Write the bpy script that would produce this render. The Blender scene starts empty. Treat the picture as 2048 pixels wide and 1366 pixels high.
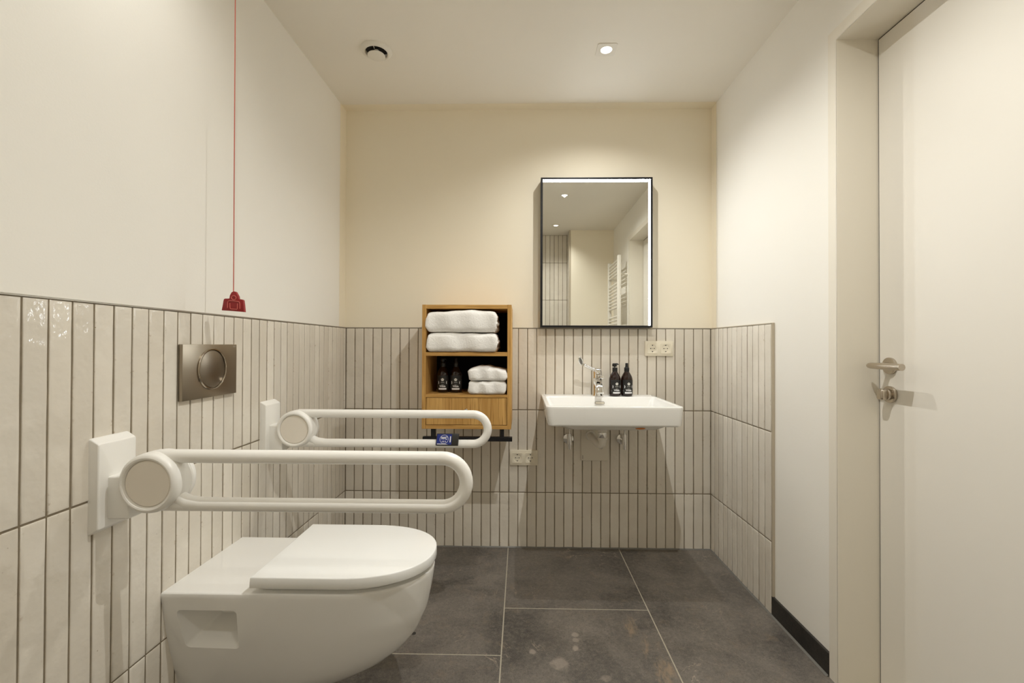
import bpy, bmesh, math, random
from mathutils import Vector, Matrix
random.seed(7)
SC = bpy.context.scene
COL = SC.collection
PI = math.pi

# ------------------------------------------------------------------ camera
ZC = 1.1004
cam_d = bpy.data.cameras.new('camera'); cam = bpy.data.objects.new('camera', cam_d); COL.objects.link(cam)
cam_d.sensor_width = 36.0; cam_d.lens = 909.58 * 36.0 / 2048.0
cam_d.clip_start = 0.02
YAW, PIT, ROL = 0.0206, 0.0082, 0.0033
fw = Vector((-math.sin(YAW)*math.cos(PIT), math.cos(YAW)*math.cos(PIT), math.sin(PIT)))
rt = Vector((math.cos(YAW), math.sin(YAW), 0)); up = rt.cross(fw)
r2 = rt*math.cos(ROL) + up*math.sin(ROL); u2 = up*math.cos(ROL) - rt*math.sin(ROL)
M = Matrix((( r2.x, u2.x, -fw.x, 0), (r2.y, u2.y, -fw.y, 0), (r2.z, u2.z, -fw.z, ZC), (0, 0, 0, 1)))
cam.matrix_world = M
SC.camera = cam

# ------------------------------------------------------------------ world, exposure
w = bpy.data.worlds.new('world'); SC.world = w; w.use_nodes = True
w.node_tree.nodes['Background'].inputs[0].default_value = (1.0, 0.93, 0.82, 1)
w.node_tree.nodes['Background'].inputs[1].default_value = 0.02
SC.view_settings.view_transform = 'Standard'; SC.view_settings.look = 'None'
SC.view_settings.gamma = 1.0; SC.view_settings.use_curve_mapping = False
SC.view_settings.exposure = 0.09
SPOT_W = 36
SPOT_COL = (1.0, 0.99, 0.945)
LED_COL = (0.88, 0.94, 1.0)
LED_STRENGTH = 36
SC.cycles.max_bounces = 16; SC.cycles.diffuse_bounces = 12; SC.cycles.glossy_bounces = 6

# ------------------------------------------------------------------ main dimensions
XL, XR, D = -0.9651, 1.0256, 2.4849         # tile faces
XLP, XRP, DP = -0.9751, 1.0356, 2.4949      # painted wall faces
ZCEIL = 2.398
Z1, Z2, ZT = 0.7476, 0.2987, 1.1927         # tile courses
YREAR, YSH = -0.225, -0.455
XSH = 0.547

# ------------------------------------------------------------------ node helpers
def nmat(name, base=(0.8, 0.8, 0.8), rough=0.5, metal=0.0, spec=0.5):
    m = bpy.data.materials.new(name); m.use_nodes = True
    b = m.node_tree.nodes['Principled BSDF']
    b.inputs['Base Color'].default_value = (*base, 1)
    b.inputs['Roughness'].default_value = rough
    b.inputs['Metallic'].default_value = metal
    b.inputs['Specular IOR Level'].default_value = spec
    return m, m.node_tree, b
def node(nt, t, **kw):
    n = nt.nodes.new(t)
    for k, v in kw.items():
        if k.startswith('i_'):
            key = k[2:]
            key = int(key) if key.isdigit() else key.replace('_', ' ')
            n.inputs[key].default_value = v
        else: setattr(n, k, v)
    return n
def math_n(nt, op, a, b=None):
    n = nt.nodes.new('ShaderNodeMath'); n.operation = op
    for i, v in enumerate((a, b)):
        if v is None: continue
        if isinstance(v, (int, float)): n.inputs[i].default_value = v
        else: nt.links.new(v, n.inputs[i])
    return n.outputs[0]
def mix_col(nt, fac, a, b, mode='MIX'):
    n = nt.nodes.new('ShaderNodeMix'); n.data_type = 'RGBA'; n.blend_type = mode
    for i, v in ((0, fac), (6, a), (7, b)):
        if isinstance(v, (int, float)): n.inputs[i].default_value = v
        elif isinstance(v, tuple): n.inputs[i].default_value = (*v, 1) if len(v) == 3 else v
        else: nt.links.new(v, n.inputs[i])
    return n.outputs[2]
def ramp(nt, val, stops):
    n = nt.nodes.new('ShaderNodeValToRGB')
    el = n.color_ramp.elements
    while len(el) < len(stops): el.new(0.5)
    for e, (p, c) in zip(el, stops):
        e.position = p; e.color = (c, c, c, 1) if isinstance(c, (int, float)) else (*c, 1)
    nt.links.new(val, n.inputs[0]); return n.outputs[0]
def objco(nt): return node(nt, 'ShaderNodeTexCoord').outputs['Object']
def mapping(nt, co, scale=(1, 1, 1), loc=(0, 0, 0)):
    n = node(nt, 'ShaderNodeMapping'); n.inputs['Scale'].default_value = scale; n.inputs['Location'].default_value = loc
    nt.links.new(co, n.inputs[0]); return n.outputs[0]
def noise(nt, co, scale, detail=3, rough=0.5, dist=0.0):
    n = node(nt, 'ShaderNodeTexNoise', i_Scale=scale, i_Detail=detail, i_Roughness=rough, i_Distortion=dist)
    nt.links.new(co, n.inputs['Vector']); return n.outputs[0]
def bump(nt, b, h, strength, dist):
    n = node(nt, 'ShaderNodeBump', i_Strength=strength, i_Distance=dist)
    nt.links.new(h, n.inputs['Height']); nt.links.new(n.outputs[0], b.inputs['Normal'])

def paint(name, col, rough=0.75, sc=220, st=0.08):
    m, nt, b = nmat(name, col, rough, spec=0.25)
    co = objco(nt)
    n = noise(nt, co, 1.6, 2)
    c = mix_col(nt, ramp(nt, n, [(0.3, 0.0), (0.7, 1.0)]), col, tuple(x*0.97 for x in col))
    nt.links.new(c, b.inputs['Base Color'])
    bump(nt, b, noise(nt, co, sc, 2), st, 0.002)
    return m

WHITE = (0.86, 0.838, 0.78)
CREAM = (0.90, 0.838, 0.70)
M_paint = paint('white_wall_paint', WHITE)
M_cream = paint('cream_wall_paint', CREAM)
M_ceil = paint('ceiling_paint', (0.86, 0.825, 0.75))
M_door = paint('door_lacquer', (0.83, 0.80, 0.735), 0.38, 300, 0.02)
M_frame = paint('frame_lacquer', (0.80, 0.755, 0.66), 0.42, 300, 0.02)
M_dark = nmat('dark_gap', (0.012, 0.010, 0.008), 0.8)[0]
M_black = nmat('black_metal', (0.006, 0.006, 0.008), 0.35, spec=0.4)[0]
M_blackboard = nmat('black_board', (0.006, 0.005, 0.005), 0.7, spec=0.2)[0]
M_ceramic = nmat('white_ceramic', (0.84, 0.835, 0.81), 0.09, spec=0.5)[0]
M_seat = nmat('white_seat_plastic', (0.88, 0.89, 0.88), 0.14)[0]
M_bar = nmat('white_coated_bar', (0.86, 0.85, 0.815), 0.34)[0]
M_disc = nmat('cream_plastic_disc', (0.84, 0.79, 0.71), 0.42)[0]
M_plastic = nmat('white_plastic', (0.80, 0.77, 0.70), 0.35)[0]
M_ivory = nmat('ivory_plastic', (0.80, 0.745, 0.61), 0.35)[0]
M_cover = nmat('beige_cover_plastic', (0.74, 0.69, 0.59), 0.4)[0]
M_chrome = nmat('chrome', (0.78, 0.77, 0.75), 0.06, 1.0)[0]
M_mirror = nmat('mirror_glass', (0.90, 0.91, 0.88), 0.0, 1.0)[0]
M_red = nmat('red_plastic', (0.27, 0.005, 0.008), 0.4)[0]
M_redline = nmat('pale_red_plastic', (0.62, 0.14, 0.12), 0.45)[0]
M_cord = nmat('red_cord', (0.50, 0.12, 0.085), 0.7)[0]
M_orange = nmat('orange_sticker', (0.75, 0.22, 0.02), 0.5)[0]
M_blue = nmat('blue_label', (0.012, 0.028, 0.22), 0.3)[0]
M_print = nmat('white_print', (0.80, 0.80, 0.82), 0.5)[0]
M_printg = nmat('grey_print', (0.55, 0.54, 0.50), 0.5)[0]
M_card = nmat('black_plastic', (0.016, 0.015, 0.013), 0.45)[0]
M_silicone = nmat('grey_silicone', (0.16, 0.155, 0.14), 0.4)[0]
M_trim = nmat('grey_metal_trim', (0.34, 0.31, 0.26), 0.35, 0.5)[0]
M_trimw = nmat('beige_metal_trim', (0.52, 0.46, 0.36), 0.4, 0.3)[0]
M_label = nmat('black_label', (0.010, 0.010, 0.009), 0.5)[0]
M_pump = nmat('black_pump_plastic', (0.007, 0.007, 0.007), 0.3)[0]
M_rad = nmat('white_radiator', (0.80, 0.77, 0.70), 0.3)[0]

def steel(name, col, rough, axis):
    m, nt, b = nmat(name, col, rough, 1.0)
    co = objco(nt); s = [400, 400, 400]; s[axis] = 6
    n = noise(nt, mapping(nt, co, tuple(s)), 1.0, 3)
    r = math_n(nt, 'ADD', math_n(nt, 'MULTIPLY', n, 0.12), rough - 0.06)
    nt.links.new(r, b.inputs['Roughness'])
    bump(nt, b, n, 0.06, 0.001)
    return m
M_steel = steel('brushed_steel', (0.345, 0.298, 0.235), 0.32, 1)
M_ring = steel('satin_steel_ring', (0.44, 0.39, 0.32), 0.22, 1)
M_steeld = steel('brushed_steel_button', (0.26, 0.222, 0.175), 0.34, 2)
M_nickel = steel('satin_nickel', (0.55, 0.49, 0.415), 0.22, 1)

def amber():
    m, nt, b = nmat('brown_glass', (0.012, 0.004, 0.002), 0.07, spec=0.55)
    n = noise(nt, objco(nt), 30, 2)
    c = mix_col(nt, n, (0.008, 0.003, 0.002), (0.018, 0.005, 0.0025)); nt.links.new(c, b.inputs['Base Color'])
    return m
M_amber = amber()

def emis(name, col, s):
    m = bpy.data.materials.new(name); m.use_nodes = True; nt = m.node_tree
    nt.nodes.remove(nt.nodes['Principled BSDF'])
    e = node(nt, 'ShaderNodeEmission'); e.inputs[0].default_value = (*col, 1); e.inputs[1].default_value = s
    nt.links.new(e.outputs[0], nt.nodes['Material Output'].inputs[0]); return m
M_lens = emis('lit_lamp_lens', (1.0, 0.95, 0.88), 6.0)
M_led = emis('lit_led_strip', LED_COL, LED_STRENGTH)

def wood(name, axis, cathedral=False):
    m, nt, b = nmat(name, (0.5, 0.3, 0.12), 0.48, spec=0.3)
    co = objco(nt)
    s = [26.0, 26.0, 26.0]; s[axis] = 1.8
    v = mapping(nt, co, tuple(s))
    n1 = noise(nt, v, 1.0, 4, 0.6, 0.6)
    s2 = [170.0, 170.0, 170.0]; s2[axis] = 5.0
    n2 = noise(nt, mapping(nt, co, tuple(s2)), 1.0, 2, 0.6)
    c = mix_col(nt, ramp(nt, n1, [(0.32, 0.0), (0.66, 1.0)]), (0.48, 0.262, 0.072), (0.66, 0.400, 0.135))
    c = mix_col(nt, ramp(nt, n2, [(0.50, 0.0), (0.66, 0.75)]), c, (0.30, 0.145, 0.035))
    nt.links.new(c, b.inputs['Base Color'])
    bump(nt, b, n2, 0.10, 0.001)
    return m
M_woodx = wood('oak_horizontal_grain', 0); M_woodz = wood('oak_vertical_grain', 2)

def terry():
    m, nt, b = nmat('white_terry', (0.95, 0.94, 0.92), 0.95, spec=0.1)
    co = objco(nt)
    n = math_n(nt, 'ADD', noise(nt, co, 420, 3, 0.7), math_n(nt, 'MULTIPLY', noise(nt, co, 120, 2), 1.2))
    bump(nt, b, n, 0.55, 0.004)
    b.inputs['Sheen Weight'].default_value = 0.25
    return m
M_terry = terry()

def tile_mat():
    m, nt, b = nmat('glazed_beige_tile', (0.6, 0.54, 0.45), 0.16, spec=0.45)
    co = objco(nt)
    geo = node(nt, 'ShaderNodeNewGeometry').outputs['Random Per Island']
    c = mix_col(nt, geo, (0.69, 0.638, 0.55), (0.85, 0.805, 0.72))
    rnd2 = math_n(nt, 'FRACT', math_n(nt, 'MULTIPLY', geo, 17.31))
    c = mix_col(nt, math_n(nt, 'MULTIPLY', rnd2, 0.5), c, (0.70, 0.665, 0.60))
    big = noise(nt, co, 7.0, 3, 0.6)
    c = mix_col(nt, ramp(nt, big, [(0.35, 0.0), (0.7, 0.45)]), c, (0.63, 0.58, 0.50))
    att = node(nt, 'ShaderNodeAttribute'); att.attribute_name = 'edge'
    sp = noise(nt, co, 85, 3, 0.65)
    patch = ramp(nt, noise(nt, co, 9.0, 2), [(0.54, 0.0), (0.66, 1.0)])
    e = math_n(nt, 'MULTIPLY', att.outputs['Fac'], ramp(nt, sp, [(0.57, 0.0), (0.68, 0.55)]))
    e = math_n(nt, 'MULTIPLY', e, patch)
    c = mix_col(nt, e, c, (0.27, 0.155, 0.06))
    pit = node(nt, 'ShaderNodeTexVoronoi', i_Scale=48.0); nt.links.new(co, pit.inputs['Vector'])
    pm = math_n(nt, 'MULTIPLY', ramp(nt, pit.outputs['Distance'], [(0.04, 1.0), (0.085, 0.0)]),
                ramp(nt, noise(nt, co, 14, 2), [(0.60, 0.0), (0.66, 0.85)]))
    c = mix_col(nt, pm, c, (0.20, 0.12, 0.05))
    nt.links.new(c, b.inputs['Base Color'])
    h = math_n(nt, 'ADD', noise(nt, co, 22, 2, 0.5), math_n(nt, 'MULTIPLY', noise(nt, co, 85, 2), 0.14))
    bump(nt, b, h, 0.42, 0.006)
    r = math_n(nt, 'ADD', math_n(nt, 'MULTIPLY', noise(nt, co, 30, 2), 0.07), 0.025)
    nt.links.new(r, b.inputs['Roughness'])
    return m
M_tile = tile_mat()
def grout_mat(name, col):
    m, nt, b = nmat(name, col, 0.9, spec=0.1)
    n = noise(nt, objco(nt), 60, 3)
    c = mix_col(nt, n, tuple(x*0.8 for x in col), tuple(x*1.2 for x in col)); nt.links.new(c, b.inputs['Base Color'])
    return m
M_grout = grout_mat('grey_grout', (0.215, 0.178, 0.125))
M_fgrout = grout_mat('pale_floor_grout', (0.42, 0.385, 0.31))

def stone(name, detail=True, k=1.0):
    m, nt, b = nmat(name, (0.06, 0.05, 0.045), 0.45, spec=0.4)
    co = objco(nt)
    K = lambda c: tuple(x*k*2.0 for x in c)
    geo = node(nt, 'ShaderNodeNewGeometry').outputs['Random Per Island']
    n1 = noise(nt, co, 3.2, 8, 0.62, 0.6)
    c = mix_col(nt, ramp(nt, n1, [(0.34, 0.0), (0.64, 1.0)]), K((0.026, 0.024, 0.0225)), K((0.092, 0.082, 0.071)))
    c = mix_col(nt, math_n(nt, 'MULTIPLY', geo, 0.30), c, K((0.060, 0.055, 0.052)))
    n2 = math_n(nt, 'ADD', math_n(nt, 'MULTIPLY', noise(nt, co, 480, 2, 0.7), 0.62), math_n(nt, 'MULTIPLY', noise(nt, co, 55, 5, 0.75), 0.38))
    c = mix_col(nt, ramp(nt, n2, [(0.48, 0.0), (0.66, 0.80)]), c, K((0.155, 0.136, 0.113)))
    n3 = noise(nt, co, 11, 5, 0.7, 1.0)
    c = mix_col(nt, ramp(nt, n3, [(0.56, 0.0), (0.70, 0.45)]), c, K((0.115, 0.090, 0.064)))
    n4 = noise(nt, co, 130, 6, 0.85, 0.6)
    c = mix_col(nt, ramp(nt, n4, [(0.36, 0.6), (0.50, 0.0)]), c, K((0.022, 0.019, 0.017)))
    if detail:
        # thin pale hair veins
        wv = noise(nt, co, 4.0, 4, 0.55, 1.6)
        hv = math_n(nt, 'ABSOLUTE', math_n(nt, 'SUBTRACT', wv, 0.5))
        vm = math_n(nt, 'MULTIPLY', ramp(nt, hv, [(0.0, 0.8), (0.006, 0.0)]), ramp(nt, noise(nt, co, 2.3, 2), [(0.54, 0.0), (0.66, 1.0)]))
        c = mix_col(nt, vm, c, K((0.26, 0.215, 0.165)))
        sep = node(nt, 'ShaderNodeSeparateXYZ'); nt.links.new(co, sep.inputs[0])
        wob = math_n(nt, 'MULTIPLY', math_n(nt, 'SUBTRACT', noise(nt, co, 45, 3, 0.6), 0.5), 1.1)
        def ell(cx, cy, rx, ry, ang=0.0):
            ca, sa = math.cos(ang), math.sin(ang)
            dx = math_n(nt, 'SUBTRACT', sep.outputs[0], cx); dy = math_n(nt, 'SUBTRACT', sep.outputs[1], cy)
            a = math_n(nt, 'ADD', math_n(nt, 'MULTIPLY', dx, ca/rx), math_n(nt, 'MULTIPLY', dy, sa/rx))
            q = math_n(nt, 'ADD', math_n(nt, 'MULTIPLY', dx, -sa/ry), math_n(nt, 'MULTIPLY', dy, ca/ry))
            r = math_n(nt, 'SQRT', math_n(nt, 'ADD', math_n(nt, 'MULTIPLY', a, a), math_n(nt, 'MULTIPLY', q, q)))
            return math_n(nt, 'ADD', r, wob)
        # pale mineral blotches
        for cx, cy, rx, ry, s in ((0.0435, 1.6448, 0.014, 0.018, 0.62), (0.2003, 1.6677, 0.013, 0.019, 0.58), (0.2057, 1.7127, 0.015, 0.014, 0.40),
                                  (0.2070, 1.7440, 0.017, 0.016, 0.50), (0.1371, 1.5855, 0.034, 0.036, 0.48), (0.2831, 1.5183, 0.020, 0.020, 0.30)):
            mk = ramp(nt, ell(cx, cy, rx, ry), [(0.60, s*0.85), (1.15, 0.0)])
            c = mix_col(nt, mk, c, K((0.215, 0.185, 0.155)))
        mk = ramp(nt, ell(-0.4058, 1.7353, 0.008, 0.010), [(0.85, 0.9), (1.08, 0.0)]); c = mix_col(nt, mk, c, (0.01, 0.01, 0.01))
        # brown streaky vein
        st = noise(nt, mapping(nt, co, (60, 14, 1)), 1.0, 4, 0.6, 1.2)
        for cx, cy, rx, ry, ang in ((0.430, 1.80, 0.028, 0.085, 0.10), (0.458, 1.69, 0.016, 0.080, 0.20), (0.490, 1.56, 0.040, 0.085, 0.28)):
            mk = math_n(nt, 'MULTIPLY', ramp(nt, ell(cx, cy, rx, ry, -ang), [(0.5, 1.0), (1.25, 0.0)]), ramp(nt, st, [(0.42, 0.05), (0.62, 0.75)]))
            c = mix_col(nt, mk, c, K((0.150, 0.112, 0.074)))
    nt.links.new(c, b.inputs['Base Color'])
    r = math_n(nt, 'ADD', math_n(nt, 'MULTIPLY', n1, 0.22), 0.34); nt.links.new(r, b.inputs['Roughness'])
    bump(nt, b, math_n(nt, 'ADD', n2, math_n(nt, 'MULTIPLY', n1, 1.5)), 0.16, 0.002)
    return m
M_stone = stone('dark_stone_tile'); M_skirt = stone('dark_stone_skirting', False, 0.19)

# ------------------------------------------------------------------ mesh helpers
class MB:
    def __init__(s): s.v = []; s.f = []; s.m = []; s.e = {}
    def add(s, vs, fs, mi=0):
        o = len(s.v); s.v += [Vector(x) for x in vs]
        for f in fs: s.f.append([i+o for i in f]); s.m.append(mi)
        return o
    def bm_add(s, bm, mi=0, mat=None):
        bm.verts.index_update()
        vs = [(mat @ v.co) if mat else v.co.copy() for v in bm.verts]
        s.add(vs, [[v.index for v in f.verts] for f in bm.faces], mi); bm.free()
    def box(s, x0, x1, y0, y1, z0, z1, bev=0.0, seg=2, mi=0, mat=None):
        bm = bmesh.new(); bmesh.ops.create_cube(bm, size=1.0)
        for v in bm.verts:
            v.co = Vector(((x0+x1)/2 + v.co.x*(x1-x0), (y0+y1)/2 + v.co.y*(y1-y0), (z0+z1)/2 + v.co.z*(z1-z0)))
        if bev > 0:
            bmesh.ops.bevel(bm, geom=bm.edges[:], offset=bev, segments=seg, profile=0.5, affect='EDGES')
        s.bm_add(bm, mi, mat)
    def loft(s, rings, cap0=True, cap1=True, closed=True, mi=0):
        n = len(rings[0]); o = len(s.v)
        vs = [p for r in rings for p in r]; fs = []
        for i in range(len(rings)-1):
            for j in range(n if closed else n-1):
                a = i*n+j; b = i*n+(j+1) % n
                fs.append([a, b, b+n, a+n])
        if cap0: fs.append(list(range(n))[::-1])
        if cap1: fs.append([(len(rings)-1)*n+j for j in range(n)])
        s.add(vs, fs, mi)
    def lathe(s, prof, axis='z', c=(0, 0, 0), n=48, mi=0, sgn=1):
        # prof: (radius, offset along axis); closed ends where radius = 0
        rings = []
        for r, h in prof:
            r = max(r, 1e-5); ring = []
            for k in range(n):
                a = 2*PI*k/n; u, v = r*math.cos(a), r*math.sin(a)
                p = {'z': (u, v, h*sgn), 'y': (u, h*sgn, v), 'x': (h*sgn, u, v)}[axis]
                ring.append(Vector(c) + Vector(p))
            rings.append(ring)
        s.loft(rings, True, True, True, mi)
    def cyl(s, c, r, h, axis='z', n=32, bev=0.0, mi=0):
        # from c, along +axis for h (h may be negative)
        b = min(bev, abs(h)/2, r*0.9); sg = 1 if h > 0 else -1
        if b > 0:
            prof = [(0, 0), (r-b, 0), (r-b*0.3, b*0.3*sg), (r, b*sg), (r, h-b*sg), (r-b*0.3, h-b*0.3*sg), (r-b, h), (0, h)]
        else: prof = [(0, 0), (r, 0), (r, h), (0, h)]
        s.lathe(prof, axis, c, n, mi)
    def tube(s, pts, r, n=16, closed=False, mi=0, flat=None):
        pts = [Vector(p) for p in pts]; N = len(pts); rings = []
        rs = r if isinstance(r, (list, tuple)) else [r]*N
        prev = None
        for i, p in enumerate(pts):
            a = pts[(i-1) % N] if (i > 0 or closed) else p
            b = pts[(i+1) % N] if (i < N-1 or closed) else p
            t = (b-a).normalized()
            if prev is None:
                ref = Vector((0, 0, 1)) if abs(t.z) < 0.9 else Vector((0, 1, 0))
                u = t.cross(ref).normalized()
            else: u = (prev - t*prev.dot(t)).normalized()
            prev = u; v = t.cross(u)
            k = flat[i] if flat else (1, 1)
            rings.append([p + (u*math.cos(2*PI*j/n)*k[0] + v*math.sin(2*PI*j/n)*k[1])*rs[i] for j in range(n)])
        if closed: rings.append(rings[0]); s.loft(rings, False, False, True, mi)
        else: s.loft(rings, True, True, True, mi)
    def prism(s, outline, y0, y1, mi=0, bev=0.0, mat=None):
        # outline of (x, z) points, extruded along y
        bm = bmesh.new()
        vs = [bm.verts.new((x, y0, z)) for x, z in outline]
        f = bm.faces.new(vs)
        e = bmesh.ops.extrude_face_region(bm, geom=[f])
        for v in e['geom']:
            if isinstance(v, bmesh.types.BMVert): v.co.y = y1
        bmesh.ops.recalc_face_normals(bm, faces=bm.faces[:])
        if bev > 0:
            ed = [x for x in bm.edges if abs(x.verts[0].co.y - x.verts[1].co.y) < 1e-6]
            bmesh.ops.bevel(bm, geom=ed, offset=bev, segments=2, profile=0.5, affect='EDGES')
        s.bm_add(bm, mi, mat)
    def xform(s, fn, start=0):
        for i in range(start, len(s.v)): s.v[i] = Vector(fn(s.v[i]))

def text_into(mb, txt, size, fn, mi=0, depth=0.0, bold=0.0):
    # flat letters, centred, each vertex (x, y) sent through fn -> place in the scene
    cu = bpy.data.curves.new('letters', 'FONT'); cu.body = txt; cu.size = size; cu.align_x = 'CENTER'; cu.align_y = 'CENTER'
    cu.offset = bold; cu.resolution_u = 3
    ob = bpy.data.objects.new('letters', cu); COL.objects.link(ob)
    dg = bpy.context.evaluated_depsgraph_get(); me = ob.evaluated_get(dg).to_mesh()
    vs = [fn(v.co.x, v.co.y) for v in me.vertices]; fs = [list(p.vertices) for p in me.polygons]
    mb.add(vs, fs, mi)
    ob.evaluated_get(dg).to_mesh_clear()
    bpy.data.objects.remove(ob); bpy.data.curves.remove(cu)

WLOC = {}
def mesh_obj(name, mb, mats, parent=None, loc=(0, 0, 0), smooth=35, fix=True, merge=True):
    base = WLOC[parent] if parent else Vector(loc)
    me = bpy.data.meshes.new(name)
    me.from_pydata([v - base for v in mb.v], [], mb.f)
    for m in (mats if isinstance(mats, (list, tuple)) else [mats]): me.materials.append(m)
    me.polygons.foreach_set('material_index', mb.m)
    if mb.e:
        at = me.attributes.new('edge', 'FLOAT', 'POINT')
        at.data.foreach_set('value', [mb.e.get(i, 0.0) for i in range(len(mb.v))])
    if fix:
        bm = bmesh.new(); bm.from_mesh(me)
        if merge: bmesh.ops.remove_doubles(bm, verts=bm.verts[:], dist=2e-5)
        bmesh.ops.recalc_face_normals(bm, faces=bm.faces[:]); bm.to_mesh(me); bm.free()
    me.update()
    if smooth:
        me.polygons.foreach_set('use_smooth', [True]*len(me.polygons))
        me.set_sharp_from_angle(angle=math.radians(smooth))
    o = bpy.data.objects.new(name, me); COL.objects.link(o)
    if parent: o.parent = parent
    else: o.location = base
    WLOC[o] = base
    return o
def tag(o, label, cat, group=None):
    o['label'] = label; o['category'] = cat
    if group: o['group'] = group
    return o
def thing(name, loc, label, cat, group=None):
    o = bpy.data.objects.new(name, None); COL.objects.link(o); o.location = loc; o.empty_display_size = 0.05
    WLOC[o] = Vector(loc); return tag(o, label, cat, group)
def part(name, mb, mats, parent, smooth=35, label=None, **k):
    o = mesh_obj(name, mb, mats, parent, smooth=smooth, **k)
    if label: o['label'] = label
    return o
def struct(name, mb, mats, smooth=0, label=None, cat=None, **k):
    o = mesh_obj(name, mb, mats, None, smooth=smooth, **k); o['kind'] = 'structure'
    if label: o['label'] = label; o['category'] = cat
    return o
def rrect(x0, x1, y0, y1, rf, rb, z, n=6):
    # rounded rectangle ring in the xy plane, front (y0) corners rf, back (y1) corners rb
    pts = []
    for cx, cy, r, a0 in ((x1-rf, y0+rf, rf, -PI/2), (x1-rb, y1-rb, rb, 0), (x0+rb, y1-rb, rb, PI/2), (x0+rf, y0+rf, rf, PI)):
        for k in range(n+1):
            a = a0 + PI/2*k/n; pts.append(Vector((cx + r*math.cos(a), cy + r*math.sin(a), z)))
    return pts

# ================================================================== SETTING
def quad(mb, a, b, c, d, mi=0): mb.add([a, b, c, d], [[0, 1, 2, 3]], mi)

# floor: dark slabs with pale grout
mb = MB(); mb.box(-1.05, 1.25, -0.55, 2.6, -0.08, -0.0007, mi=0)
floor = struct('floor', mb, [M_fgrout], label='dark grey stone tiled floor with pale joints', cat='floor')
mb = MB(); G = 0.0024
cols = [(-1.05, -0.667, 0.40), (-0.667, -0.068, 1.622), (-0.068, 0.531, 1.913), (0.531, 1.0256+0.01, 1.30)]
for x0, x1, yj in cols:
    ys = [-0.55]; y = yj - 1.2*2
    while y < 2.5:
        if y > -0.55 + 0.05: ys.append(y)
        y += 1.2
    ys.append(2.4949)
    for a, b in zip(ys[:-1], ys[1:]): mb.box(x0+G, x1-G, a+G, b-G, -0.006, 0.0, 0.0003, 1)
part('floor_tiles', mb, M_stone, floor, smooth=0)

# ceiling; the cream wall paint is cut in a little way onto it
mb = MB(); mb.box(-1.05, 1.25, -0.55, 2.6, ZCEIL, ZCEIL+0.08)
ceiling = struct('ceiling', mb, M_ceil, label='plain off-white ceiling', cat='ceiling')
mb = MB(); mb.box(XLP, XRP, 2.429, DP, ZCEIL-0.0006, ZCEIL+0.004); part('paint_band', mb, M_cream, ceiling, smooth=0, label='narrow cream paint edge along the back wall')

# walls
mb = MB(); mb.box(-1.05, 1.25, DP, 2.60, 0, ZCEIL); wall_back = struct('wall_back', mb, M_cream, label='cream painted back wall above beige tiles', cat='wall')
mb = MB(); mb.box(-1.07, XLP, -0.55, DP, 0, ZCEIL); wall_left = struct('wall_left', mb, M_paint, label='off-white painted left wall above beige tiles', cat='wall')
mb = MB(); mb.box(XLP-0.004, XLP+0.0006, 2.412, DP, ZT, ZCEIL); part('paint_band', mb, M_cream, wall_left, smooth=0, label='narrow cream paint edge in the left corner')
DY0, DY1, DZ, XD = 0.5473, 1.503, 2.1045, 1.16
mb = MB()
mb.box(XRP, 1.25, DY1, DP, 0, ZCEIL); mb.box(XRP, 1.25, YREAR, DY0, 0, ZCEIL); mb.box(XRP, 1.25, DY0, DY1, DZ, ZCEIL)
mb.box(1.205, 1.25, DY0, DY1, 0, DZ)
wall_right = struct('wall_right', mb, M_paint, label='off-white painted right wall around the door', cat='wall')
mb = MB(); mb.box(XRP-0.0006, XRP+0.004, 2.437, DP, ZT, ZCEIL); part('paint_band', mb, M_cream, wall_right, smooth=0, label='narrow cream paint edge in the right corner')
mb = MB(); mb.box(XSH, 1.25, YSH-0.08, YREAR, 0, ZCEIL); wall_rear = struct('wall_rear', mb, M_cream, label='cream painted pier seen in the mirror', cat='wall')
mb = MB(); mb.box(-1.05, XSH, YSH-0.09, YSH-0.01, 0, ZCEIL); wall_shower = struct('wall_shower', mb, M_cream, label='fully tiled rear wall seen in the mirror', cat='wall')

# tile fields: every tile a slab with a wavy, softly rounded edge; mapping (u along wall, v up, w out of wall)
def tiles(us, vs, place, seed, dep=0.0085):
    rnd = random.Random(seed); mb = MB(); g = 0.0021; NV = 7
    for u0, u1 in zip(us[:-1], us[1:]):
        for v0, v1 in zip(vs[:-1], vs[1:]):
            if u1-u0 < 0.006 or v1-v0 < 0.006: continue
            t1, t2, off = rnd.uniform(-.0005, .0005), rnd.uniform(-.0006, .0006), rnd.uniform(-.0004, .0003)
            ja = [rnd.uniform(-.0005, .0005) for _ in range(NV+1)]; jb = [rnd.uniform(-.0005, .0005) for _ in range(NV+1)]
            def ring(ins, wv):
                R = []; h = v1-v0-2*g-2*ins
                for k in range(NV+1): R.append((u0+g+ins+ja[k], v0+g+ins+h*k/NV))
                for k in range(NV, -1, -1): R.append((u1-g-ins+jb[k], v0+g+ins+h*k/NV))
                out = []
                for (u, v) in R:
                    ww = wv + (0 if wv < 0.001 else off + t1*((u-u0)/(u1-u0)-.5)*2 + t2*((v-v0)/(v1-v0)-.5)*2)
                    out.append(place(u, v, ww))
                return out
            o = len(mb.v); n = 2*(NV+1)
            rings = [ring(0, 0.0), ring(0.0, dep-0.0016), ring(0.0006, dep-0.0005), ring(0.0018, dep), ring(0.007, dep)]
            mb.loft(rings, False, False, True)
            b = o + 4*n; fs = []
            for k in range(NV): fs.append([b+k, b+k+1, b+n-2-k, b+n-1-k])
            for f in fs: mb.f.append(f); mb.m.append(0)
            for i in range(o+n, o+4*n): mb.e[i] = 1.0
    return mb
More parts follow.
